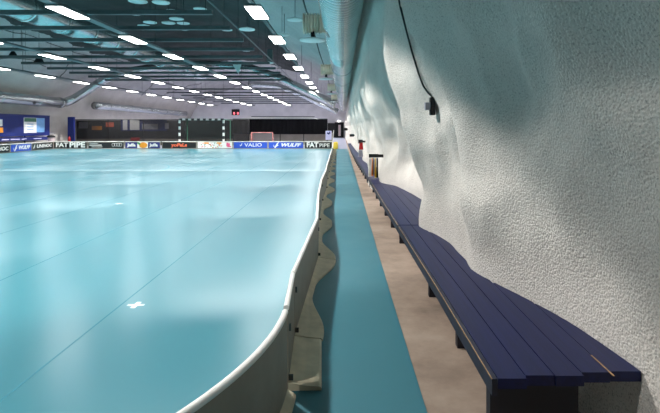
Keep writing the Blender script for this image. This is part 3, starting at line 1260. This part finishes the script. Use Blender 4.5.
m.build('cloth', M['disc'], t)
m = MB()
m.tube([(-.02, 0, .42), (-.02, 0, up_to_vault((p[0], p[1], p[2])) - p[2] + .05)], .012, 6)
m.build('cord', M['cable'], t)
for (px, py, D, lab) in ((13, 55, 26, 'dark funnel shaped loudspeaker hanging near the picture edge'), (39, 60, 26, 'dark funnel shaped loudspeaker, second under the left bars')):
    p = at(px, py, D)
    t = thing('hanging_loudspeaker', lab, 'loudspeaker', p, 0, 'funnel loudspeakers')
    m = MB()
    m.lathe((0, 0, 0), [(.26, -.16), (.25, -.12), (.12, .14), (.08, .2)], 16)
    m.build('horn', M['dark'], t, smooth=True)
    m = MB()
    m.tube([(0, 0, .18), (0, 0, up_to_vault(p) - p[2] + .05)], .012, 6)
    m.build('rod', M['cable'], t)

# cables hung along the vault
def vault_pt(X, D, drop=.08):
    return (X, D, up_to_vault((X, D, 3.0)) - drop)
m = MB()
m.tube([(-.93, D, 4.52 + .03 * math.sin(D * .9)) for D in frange(6, 41, 36)], .022, 6)
tag(m.build('ceiling_cable', M['cable'], smooth=True), 'black cable running lengthwise beside the silver duct collars', 'cable')
for i, (x0, x1, d0, d1, lab) in enumerate(((-19.8, -19.0, 24, 42, 'black cable along the pale left side of the vault'),
                                          (-22.3, -21.6, 26, 35, 'lower black cable on the left vault above the wall duct'),
                                          (-20.3, -22.3, 36, 38, 'short dark cable dropping towards the left wall duct'),
                                          (-20.0, -22.6, 52, 54, 'dark cable dropping down the vault beyond the arched duct'),
                                          (-18.5, -22.4, 63, 60, 'farthest dark cable drooping over the left vault'))):
    m = MB()
    m.tube([vault_pt(x0 + (x1 - x0) * f + .12 * math.sin(9 * f + i), d0 + (d1 - d0) * f) for f in frange(0, 1, 20)], .025, 6)
    tag(m.build('vault_cable', M['cable'], smooth=True), lab, 'cable', 'cables on the left vault')

# ------------------------------------------------------------------ beyond the far boards
def striped_goal():
    s = 13.62
    D = FPX / s
    x0, x1 = (179.6 - VX) / s, (223.6 - VX) / s
    top = EYE + (VY - 118.8) / s
    t = thing('handball_goal', 'large goal with black and white striped frame behind the far boards', 'goal', ((x0 + x1) / 2, D, .006))
    W = x1 - x0
    def striped(c, size, axis, n, name, flip):
        m = MB()
        for k in range(n):
            m.mi = (k + flip) % 2
            cc, ss = list(c), list(size)
            ss[axis] = size[axis] / n
            cc[axis] = c[axis] - size[axis] / 2 + ss[axis] * (k + .5)
            m.box(cc, ss)
        m.build(name, [M['adwhite'], M['adblack']], t)
    striped((0, 0, top - .05), (W, .10, .13), 0, 15, 'crossbar', 1)
    for sx in (-1, 1):
        striped((sx * W / 2, 0, top / 2 - .05), (.13, .10, top - .1), 2, 9, 'post', 0)
        m = MB()
        m.tube([(sx * W / 2 + .28, .9, 0), (sx * W / 2 + .28, .9, top - .08)], .035, 8)
        m.tube([(sx * W / 2 + .28, .9, top - .1), (sx * W / 2, .04, top - .05)], .03, 8)
        m.build('stay', M['green'], t)
    m = MB()
    m.grid([[(-W / 2 + .05, .06, top - .1), (W / 2 - .05, .06, top - .1)], [(-W / 2 + .05, .85, top - .15), (W / 2 - .05, .85, top - .15)], [(-W / 2 + .05, .95, .02), (W / 2 - .05, .95, .02)]])
    m.build('net', M['goalnet'], t)
striped_goal()

t = thing('floorball_goal', 'small red framed goal with pale net behind the far boards', 'goal', ((262 - VX) / 13.3, FPX / 13.3, .006))
m = MB()
for sx in (-.8, .8):
    m.tube([(sx, 0, 0), (sx, 0, 1.17)], .03, 8)
    m.tube([(sx, 0, .03), (sx, .6, .03)], .025, 8)
    m.tube([(sx, 0, 1.15), (sx * .95, .35, 1.1), (sx, .6, .03)], .025, 8)
m.tube([(-.8, 0, 1.17), (.8, 0, 1.17)], .03, 8)
m.build('frame', M['oldred'], t, smooth=True)
m = MB()
m.grid([[(-.78, .03, 1.15), (.78, .03, 1.15)], [(-.76, .36, 1.1), (.76, .36, 1.1)], [(-.78, .6, .05), (.78, .6, .05)]])
m.build('net', M['palenet'], t)

t = thing('black_curtain', 'black curtain stretched over the low grey wall behind the small goal', 'curtain', ((280 - VX) / 11.1, FPX / 11.1, .006))
m = MB()
hw = 4.25
P = []
for z in (.95, 2.3):
    P.append([(-hw + 2 * hw * i / 80, .05 * math.sin(i * 1.4) + .02 * math.sin(i * .6), z) for i in range(81)])
m.grid(P)
bmesh.ops.solidify(m.bm, geom=list(m.bm.faces), thickness=.012)
m.build('cloth', M['blackcloth'], t, smooth=True)
m = MB()
m.tube([(-hw, 0, 2.33), (hw, 0, 2.33)], .03, 8)
m.build('top_rail', M['track'], t)
for i in range(5):
    m = MB()
    x = -hw + 2 * hw * i / 4
    m.tube([(x, .12, 0), (x, .12, 2.33)], .035, 8)
    m.build('post', M['dark'], t)
m = MB()
m.b2(-10.2, -.95, 43.9, 44.1, .0065, 1.1)
tag(m.build('low_wall', M['greywall']), 'low grey wall under the black curtain', 'low wall')
m = MB()
m.b2(-9.3, -2.9, 44.3, 44.5, .0065, 2.52)
tag(m.build('partition_wall', M['white']), 'white partition whose top edge shows over the black curtain', 'partition')

# black net on the left with banners behind
t = thing('safety_net', 'black see-through safety net hung behind the far boards, with banners showing through', 'net', (-15.6, 41.3, .006))
m = MB()
P = []
for z in (.02, 2.22):
    P.append([(-7.7 + 15.2 * i / 60, .05 * math.sin(i * .9), z) for i in range(61)])
m.grid(P)
m.build('mesh', M['net'], t, smooth=True)
m = MB()
m.tube([(-7.7, 0, 2.24), (7.5, 0, 2.24)], .025, 8)
m.build('top_cord', M['dark'], t)
for i in range(6):
    m = MB()
    x = -7.7 + 15.2 * i / 5
    m.tube([(x, .1, 0), (x, .1, 2.26)], .035, 8)
    m.build('post', M['dark'], t)
t = thing('banner_wall', 'dark banner wall with blue, white and orange prints behind the black net', 'banner wall', (-15.6, 43.0, .0065))
m = MB()
m.b2(-8.3, 5.7, 0, .1, .55, 2.18)
m.build('dark_backing', M['adblack'], t)
m = MB()
m.b2(-8.3, 5.7, -.01, .11, 0, .55)
m.build('grey_base', M['greywall'], t)
s43 = FPX / 43.0
def bx(px):
    return (px - VX) / s43 + 15.6
def bz(py):
    return EYE - (py - VY) / s43
for (a, b, c, d, mat, nm) in ((121, 167, 119.5, 131, 'blue', 'blue_banner'), (123, 127.5, 119.8, 130, 'white', 'white_print'), (130, 139.5, 119.8, 130, 'white', 'white_print'),
                              (79, 88, 122, 128.5, 'greycloth', 'white_print'), (92, 102, 126, 130, 'orange', 'orange_print'), (106, 114, 122.5, 127, 'coral', 'orange_print'),
                              (142, 158, 124, 129.5, 'greycloth', 'white_print'), (165, 169, 123, 129, 'greycloth', 'white_print'), (131, 140, 137.6, 141, 'red', 'red_print')):
    m = MB()
    y = -.012 if nm == 'blue_banner' else -.03
    if nm == 'red_print':
        y = -.045
    m.b2(bx(a), bx(b), y - .008, y + .008, bz(d), bz(c))
    m.build(nm, M[mat], t)
m = MB()
m.b2(-15.2, -10.3, 43.5, 43.8, .0065, 1.3)
tag(m.build('low_wall', M['greywall']), 'low grey wall seen through the striped goal', 'low wall')

# scoreboard on the end wall
t = thing('wall_mounted_scoreboard', 'small black scoreboard with red digits on the far end wall', 'scoreboard', ((235.5 - VX) / 6.33, 75.9, EYE + (VY - 112.2) / 6.33))
m = MB()
m.b2(-.62, .62, -.06, .0995, -.46, .46)
m.build('case', M['adblack'], t, bevel=.02)
for x in (-.22, .38):
    me = text_mesh('0', .5, M['ledred'], depth=.02, offset=.02)
    put('digit', me, t, (x, -.07, -.2))
m = MB()
m.tube([(-14.5, 75.929, EYE + (VY - 116.6) / 6.33), (-4.5, 75.929, EYE + (VY - 116.8) / 6.33)], .07, 6)
tag(m.build('wall_mounted_cable_tray', M['track']), 'grey cable tray along the far end wall', 'cable tray')

# doorway at the end of the corridor
dX = (339.3 - VX) / 6.33
d1 = put('door_1', None, None, (dX, 75.97, 0.006))
d1['kind'] = 'structure'
m = MB()
m.b2(-.72, -.56, -.10, .0, 0, 2.42)
m.b2(.56, .72, -.10, .0, 0, 2.42)
m.b2(-.72, .72, -.10, .0, 2.2, 2.42)
m.build('door_frame', M['dark'], d1)
m = MB()
m.b2(-.56, .56, -.05, -.01, 0, 2.2)
m.build('door_leaf', M['dark'], d1)
m = MB()
m.b2(-.16, .22, -.065, -.052, .25, 2.0)
m.build('door_glass', M['skin'], d1)
m = MB()
m.box((.42, -.09, 1.02), (.12, .06, .04))
m.build('door_handle', M['galv'], d1)
t = thing('door_lamp', 'small bright lamp over the doorway at the corridor end', 'lamp', (dX - .05, 75.9, 2.62))
m = MB()
m.box((0, .05, 0), (.46, .1, .2))
m.build('case', M['white'], t, bevel=.02)
m = MB()
m.box((0, -.02, -.01), (.38, .04, .14))
m.build('light_panel', M['lamp'], t)
m = MB()
m.b2(-2.4, -1.28, 75.6, 75.9, .0065, 2.3)
tag(m.build('dark_cabinet', M['adblack']), 'dark tall cabinet standing beside the far doorway', 'cabinet')

# lilac notice by the far corner
t = thing('notice_stand', 'lilac notice board on a thin pale stand at the far rink corner', 'notice', ((328.7 - VX) / 13.2, FPX / 13.2, .006))
m = MB()
m.b2(-.24, .22, -.015, .015, .62, 1.30)
nb_ = m.build('notice', M['lilacpaper'], t)
m = MB()
m.box((-.03, -.018, 1.1), (.2, .006, .12), Matrix.Rotation(.5, 3, 'Y'))
m.box((.08, -.018, 1.16), (.08, .006, .16), Matrix.Rotation(-.3, 3, 'Y'))
m.build('emblem', M['adnavy'], nb_)
for x in (-.2, .26):
    m = MB()
    m.tube([(x, .03, 0), (x + (.12 if x > 0 else 0), .03, 1.34)], .022, 8)
    m.build('post', M['adwhite'] if x > 0 else M['track'], t)

# ------------------------------------------------------------------ blue booth on the left side
t = thing('team_booth', 'royal blue wall panel with posters above the left boards', 'booth wall', (-23.2, 33, .0))
m = MB()
m.b2(-.04, .04, -7.5, 4.9, .93, 2.46)
m.build('panel', M['blue'], t)
m = MB()
m.b2(-.04, .06, -7.5, 4.9, 2.40, 2.5)
m.build('top_edge', M['adnavy'], t)
def bside(px):
    return (-23.2 * FPX / (px - VX))
def zside(px, py):
    D = bside(px)
    return EYE - (py - VY) * D / FPX
y0, y1 = bside(23.2), bside(44)
ym = bside(35.8)
m = MB()
m.b2(.041, .055, y0 - 33, ym - 33, 1.16, 2.28)
po = m.build('white_poster', M['white'], t)
m = MB()
for k in range(3):
    m.b2(.0555, .058, y0 - 33 + .35, ym - 33 - .35, 1.38 + .2 * k, 1.43 + .2 * k)
m.build('small_print', M['lightblue'], po)
m = MB()
m.b2(.0555, .0575, y0 - 33 + .03, ym - 33 - .03, 1.98, 2.26)
m.build('green_strip', M['green'], po)
m = MB()
m.b2(.041, .055, ym - 33 + .01, y1 - 33, 1.2, 2.28)
bp_ = m.build('light_blue_poster', M['lightblue'], t)
m = MB()
m.b2(.041, .06, bside(-8) - 33, bside(2.3) - 33, 1.2, 1.55)
m.build('orange_poster', M['orange'], t)
m = MB()
m.b2(.041, .06, bside(-8) - 33, bside(1.6) - 33, 1.65, 2.1)
m.build('pale_poster', M['white'], t)
for k, D in enumerate((26.5, 29.5, 32.2, 35, 38.2)):
    m = MB()
    m.b2(-.03, .03, D - 33 - .03, D - 33 + .03, .0005, .95)
    m.build('post', M['dark'], t)
m = MB()
m.b2(.05, .12, -7.5, 5.2, .60, .86)
rl = m.build('blue_rail', M['adnavy'], t)
m = MB()
for (a, b) in ((0, 7), (9, 18), (20, 25), (32, 40)):
    m.b2(.1205, .124, bside(a) - 33, bside(b) - 33, .69, .76)
m.build('small_print', M['lilacpaper'], rl)
m = MB()
m.b2(-.3, .0, -7.5, 5.2, .30, .36)
m.build('seat', M['greywall'], t)


p = at(51.2, 140, 36.5)
t = thing('waste_bin', 'pale round bin with a black lid at the far left corner', 'bin', (p[0], p[1], .0065))
m = MB()
m.lathe((0, 0, 0), [(.18, 0), (.2, .05), (.23, .75), (.235, .8)], 20)
m.build('drum', M['skin'], t, smooth=True)
m = MB()
m.lathe((0, 0, .8), [(.27, 0), (.28, .03), (.27, .10), (.16, .16), (.03, .17)], 20)
m.build('lid', M['dark'], t, smooth=True)

p = at(71.4, 125, 40.5)
m = MB()
m.b2(-.27, .27, -.1, .1, 0, 2.45)
tag(m.build('padded_post', M['blue'], loc=(p[0], p[1], .0065), bevel=.02), 'tall blue padded post at the edge of the black net', 'post')
t = thing('fire_extinguisher', 'red fire extinguisher standing in front of the blue post', 'fire extinguisher', (p[0] + .03, p[1] - .35, .0065))
m = MB()
m.lathe((0, 0, 0), [(.10, 0), (.11, .02), (.11, .62), (.08, .72), (.035, .76), (.03, .82)], 16)
m.build('cylinder', M['red'], t, smooth=True)
m = MB()
m.box((.02, 0, .86), (.16, .04, .05))
m.build('handle', M['dark'], t)
m = MB()
m.tube([(.06, 0, .84), (.16, 0, .75), (.17, 0, .4), (.15, 0, .3)], .015, 8)
m.build('hose', M['dark'], t)

# ------------------------------------------------------------------ world and view
w = bpy.data.worlds.new('world')
scene.world = w
w.use_nodes = True
w.node_tree.nodes['Background'].inputs['Color'].default_value = (0.0, 0.0, 0.0, 1)
w.node_tree.nodes['Background'].inputs['Strength'].default_value = 0.0
vs = scene.view_settings
vs.view_transform = 'Standard'
vs.look = 'None'
vs.exposure = 0.0
vs.gamma = 1.0
vs.use_curve_mapping = False
